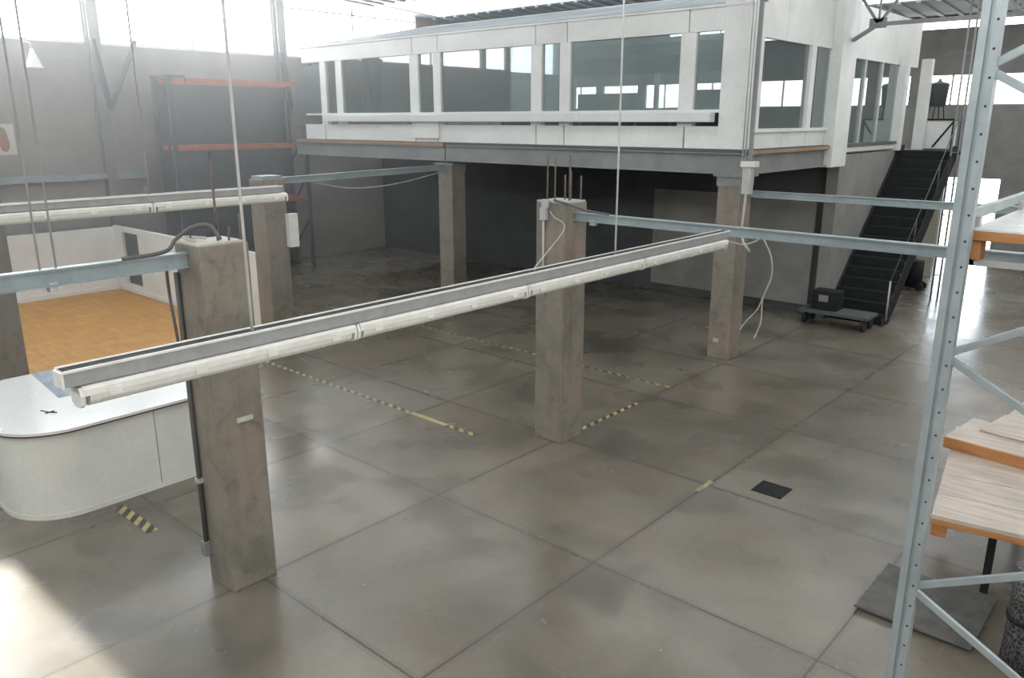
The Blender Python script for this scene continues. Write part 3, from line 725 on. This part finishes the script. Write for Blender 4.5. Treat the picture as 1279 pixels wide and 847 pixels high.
# ------------------------------------------------------------------ floor marks and fittings
def tape(x0, y0, x1, y1, mat, label, name='floor_tape'):
    o = MB().box(x0, y0, 0, x1, y1, .002).build(name, M[mat], loc=((x0+x1)/2, (y0+y1)/2, 0)); return tag(o, label, 'tape', 'marking tape on the floor')
tape(-12.6, 7.31, -8.55, 7.39, 'tapex', 'long striped yellow tape starting right of the nearest column')
tape(-8.55, 7.31, -7.78, 7.39, 'tapes', 'solid yellow stretch within the long striped floor tape')
tape(-7.78, 7.31, -7.22, 7.39, 'tapex', 'striped tape end left of the middle column')
tape(-6.295, 8.45, -6.225, 9.95, 'tapey', 'short striped tape running back from the middle column')
tape(-8.1, 10.90, -6.2, 10.96, 'tapex', 'striped tape end between the middle column and the office corner column')
tape(-12.3, 10.92, -8.6, 10.97, 'tapex', 'faint worn striped tape on the dark floor behind the middle column')
tape(-8.76, 3.10, -7.9, 3.22, 'tapex', 'short yellow striped tape on the floor before the white counter')
tape(-4.10, 7.85, -4.04, 8.2, 'tapes', 'tiny yellow tape piece near the floor drain')
t = thing('floor_drain', (-3.43, 8.45, 0), 'small black grated floor drain in the open concrete', 'drain')
f = MB(); f.box(-3.61, 8.29, 0, -3.59, 8.63, .008); f.box(-3.27, 8.29, 0, -3.25, 8.63, .008); f.box(-3.61, 8.29, 0, -3.25, 8.31, .008); f.box(-3.61, 8.61, 0, -3.25, 8.63, .008); f.build('frame', M['dark'], t)
MB().box(-3.59, 8.31, .0, -3.27, 8.61, .002).build('recess_shade', M['black'], t)  # flat black plate painting the shade below the grating
g_ = MB()
for k in range(9): g_.box(-3.58+.035*k, 8.31, .002, -3.565+.035*k, 8.61, .007)
for k in range(6): g_.box(-3.59, 8.33+.048*k, .002, -3.27, 8.34+.048*k, .006)
g_.build('grating', M['dark'], t)

# ------------------------------------------------------------------ near rack at the right
UX, UY = -1.13, 5.2
rk = thing('pallet_rack', (UX, UY, 0), 'blue grey punched steel rack at the right edge of the photo', 'rack')
def upright(x, y, name='upright', base=0.0):
    pr = [(-.055, -.035), (-.012, -.035), (-.008, -.018), (.006, -.018), (.010, -.035), (.055, -.035), (.055, .035), (.035, .035), (.035, .0), (-.035, .0), (-.035, .035), (-.055, .035)]
    mb = MB().prism(pr, base, 6.4)
    bmesh.ops.recalc_face_normals(mb.bm, faces=mb.bm.faces)
    me = bpy.data.meshes.new(name); mb.bm.to_mesh(me); mb.bm.free(); me.materials.append(M['upright'])
    o = bpy.data.objects.new(name, me); C.objects.link(o); o.parent = rk; o.location = (x-UX, y-UY, 0)
    MB().box(x-.07, y-.06, 0, x+.07, y+.06, .008).build('foot_plate', M['bluesteel'], o)
    return o
DX = 1.48
for y in (UY, 10.45):
    upright(UX, y); upright(UX+DX, y)
    z = .43; k = 0; pts = []
    zs = [.43, 1.24, 2.03, 2.83, 3.65, 4.476, 5.3, 6.1]
    for k in range(len(zs)-1):
        xa, xb = (UX+DX, UX) if k % 2 == 0 else (UX, UX+DX)
        MB().bar((xa, y+.01, zs[k]), (xb, y+.01, zs[k+1]), .03, .045, .004).build('brace', M['upright'], rk)
for x in (UX, UX+DX):
    b = MB().box(x-.025, UY+.03, 3.63, x+.02, 10.42, 3.69, .004); b.build('beam', M['bluesteel'], rk)
for y in (5.38, 6.65, 7.55):
    b = MB(); b.box(UX+.02, y, 3.36, UX+DX-.02, y+.06, 3.40); b.box(UX+.02, y, 3.36, UX+.05, y+.06, 3.65); b.box(UX+DX-.05, y, 3.36, UX+DX-.02, y+.06, 3.65)
    b.build('cross_bar', M['galv'], rk)
pl = thing('timber_pallet', (-.45, 6.4, 3.4), 'wooden pallet with white top on the upper level of the right rack', 'pallet')
MB().box(-1.10, 5.30, 3.575, .28, 7.7, 3.59, .003).build('white_sheet', M['whitelam'], pl)
MB().box(-1.10, 5.295, 3.52, .28, 5.33, 3.574, .004).build('front_board', M['woodedge'], pl)
MB().box(-1.10, 5.33, 3.53, .28, 7.7, 3.574).build('deck', M['wood'], pl)
for x in (-1.09, -.45, .2):
    for y in (5.33, 6.6, 7.5): MB().box(x, y, 3.40, x+.045, y+.14, 3.53, .004).build('block', M['woodedge'], pl)

# timber bench beneath
def rbox(cx, cy, z0, z1, L, W, ang, name, mat, parent=None, loc=None):
    rot = Matrix.Rotation(math.radians(ang), 3, 'Z')
    return MB().obox((cx, cy, (z0+z1)/2), (L, W, z1-z0), rot, .004).build(name, M[mat], parent, loc)
bn = thing('work_table', (-.6, 8.6, 0), 'black legged steel trestle under the stacked boards at right', 'table')
for x in (-1.06, .1):
    for y in (7.75, 9.3): MB().box(x-.03, y-.03, 0, x+.03, y+.03, .64).build('leg', M['dark'], bn)
fr = MB(); 
for x in (-1.06, .1): fr.box(x-.03, 7.72, .64, x+.03, 9.33, .68)
for y in (7.75, 9.3): fr.box(-1.09, y-.03, .645, .13, y+.03, .675)
fr.build('frame', M['dark'], bn)
p1 = thing('timber_pallet', (-.7, 8.6, .68), 'lower broad wooden pallet of the stack on the black trestle', 'pallet')
def at_(u, v, o, a): ca, sa = math.cos(a), math.sin(a); return (o[0]+u*ca-v*sa, o[1]+u*sa+v*ca)
A1 = math.radians(9); O1 = (-1.46, 7.15)
for k in range(5):
    c = at_(.95, .25+.5*k, O1, A1); rbox(c[0], c[1], .84, .88, 1.9, .485, 9, 'deck_board', 'weathered', p1)
c = at_(.95, .015, O1, A1); rbox(c[0], c[1], .79, .838, 1.9, .03, 9, 'front_board', 'woodedge', p1)
for u in (.07, .95, 1.8):
    for v in (.12, 1.2, 2.35): c = at_(u, v, O1, A1); rbox(c[0], c[1], .68, .84, .12, .2, 9, 'block', 'woodedge', p1)
A2 = math.radians(-7); O2 = (-1.80, 8.85)
p2 = thing('timber_board', (-.9, 9.3, .88), 'thick board with orange front edge lying on lower pallet', 'board', 'boards stacked on the trestle')
c = at_(.95, .42, O2, A2); rbox(c[0], c[1], .88, 1.0, 1.9, .80, -7, 'plank', 'weathered', p2)
c = at_(.95, .012, O2, A2); rbox(c[0], c[1], .882, .998, 1.9, .028, -7, 'front_edge', 'woodedge', p2)
c = at_(1.1, .75, O2, A2)
o = rbox(c[0], c[1], 1.0, 1.022, 1.8, .7, -9, 'thin_sheet', 'weathered', None, (c[0], c[1], 1.0)); tag(o, 'thin grey brown sheet lying back on the thick orange edged board', 'sheet', 'boards stacked on the trestle')
p3 = thing('timber_pallet', (-1.2, 12.1, 0), 'far wooden pallet stack with orange edge behind the trestle boards', 'pallet')
rbox(-.9, 12.2, .40, .45, 1.5, 1.6, -4, 'deck', 'weathered', p3)
rbox(-.95, 11.42, .35, .46, 1.5, .03, -4, 'front_board', 'woodedge', p3)
for x in (-1.5, -.4):
    for y in (11.55, 12.8): MB().box(x, y, 0, x+.14, y+.14, .40).build('block', M['woodedge'], p3)
# roll of wire mesh
t = thing('wire_mesh_roll', (-.58, 6.75, 0), 'dark roll of wire mesh standing upright before the board stack', 'roll')
MB().tube([(-.58, 6.75, 0), (-.58, 6.75, .25), (-.575, 6.75, .6), (-.58, 6.75, .88)], [.165, .16, .165, .16], 22).build('mesh', M['meshroll'], t)
MB().tube([(-.58, 6.75, .43), (-.58, 6.75, .47)], .17, 22).build('tie_band', M['dark'], t)
# tread plate on the floor
t = thing('tread_plate', (-1.4, 7.1, 0), 'ribbed grey steel plate lying on the floor behind the rack upright', 'plate')
pm = MB().box(-1.86, 6.66, .035, -.93, 7.6, .05)
for k in range(30): pm.box(-1.85, 6.67+.031*k, .05, -.94, 6.682+.031*k, .056)
pm.build('ribbed_sheet', M['plate'], t)
for y in (6.76, 7.1, 7.5): MB().box(-1.82, y-.02, 0, -.97, y+.02, .035).build('bearer', M['dark'], t)

# ------------------------------------------------------------------ light
W = bpy.data.worlds.new('World'); SC.world = W; W.use_nodes = True
W.node_tree.nodes['Background'].inputs[0].default_value = (.80, .90, 1.0, 1)
W.node_tree.nodes['Background'].inputs[1].default_value = 7.0
sd = bpy.data.lights.new('sun', 'SUN'); sd.energy = 22; sd.angle = .012; sd.color = (1, .93, .82)
so = bpy.data.objects.new('sun', sd); C.objects.link(so)
so.rotation_euler = Vector((1, 0, -.458)).to_track_quat('-Z', 'Y').to_euler()

# scatter box added to imitate lens glare around the left windows
GLARE_DENSITY = 0.029
if GLARE_DENSITY:
    m, nt, o = nodes('glare_haze')
    v = N(nt, 'ShaderNodeVolumeScatter'); v.inputs['Density'].default_value = GLARE_DENSITY; v.inputs['Anisotropy'].default_value = .7
    nt.links.new(v.outputs[0], o.inputs['Volume'])
    h = MB().box(XL+.02, YF+.3, 1.7, -9.2, 12.85, 7.85).build('glare_haze_box', m); h['kind'] = 'stuff'; h['label'] = 'bright haze volume added as glare before the left windows'; h['category'] = 'haze'

# ------------------------------------------------------------------ camera
cd = bpy.data.cameras.new('camera'); cd.sensor_width = 36; cd.lens = 36*996.7/1279; cd.clip_start = .05; cd.clip_end = 200
co = bpy.data.objects.new('camera', cd); C.objects.link(co); co.location = (0, 0, 4.2)
co.rotation_euler = (math.pi/2-.2675, 0, .7269); SC.camera = co
SC.view_settings.view_transform = 'Standard'; SC.view_settings.look = 'None'; SC.view_settings.gamma = 1
SC.view_settings.use_curve_mapping = False; SC.view_settings.exposure = 0.0
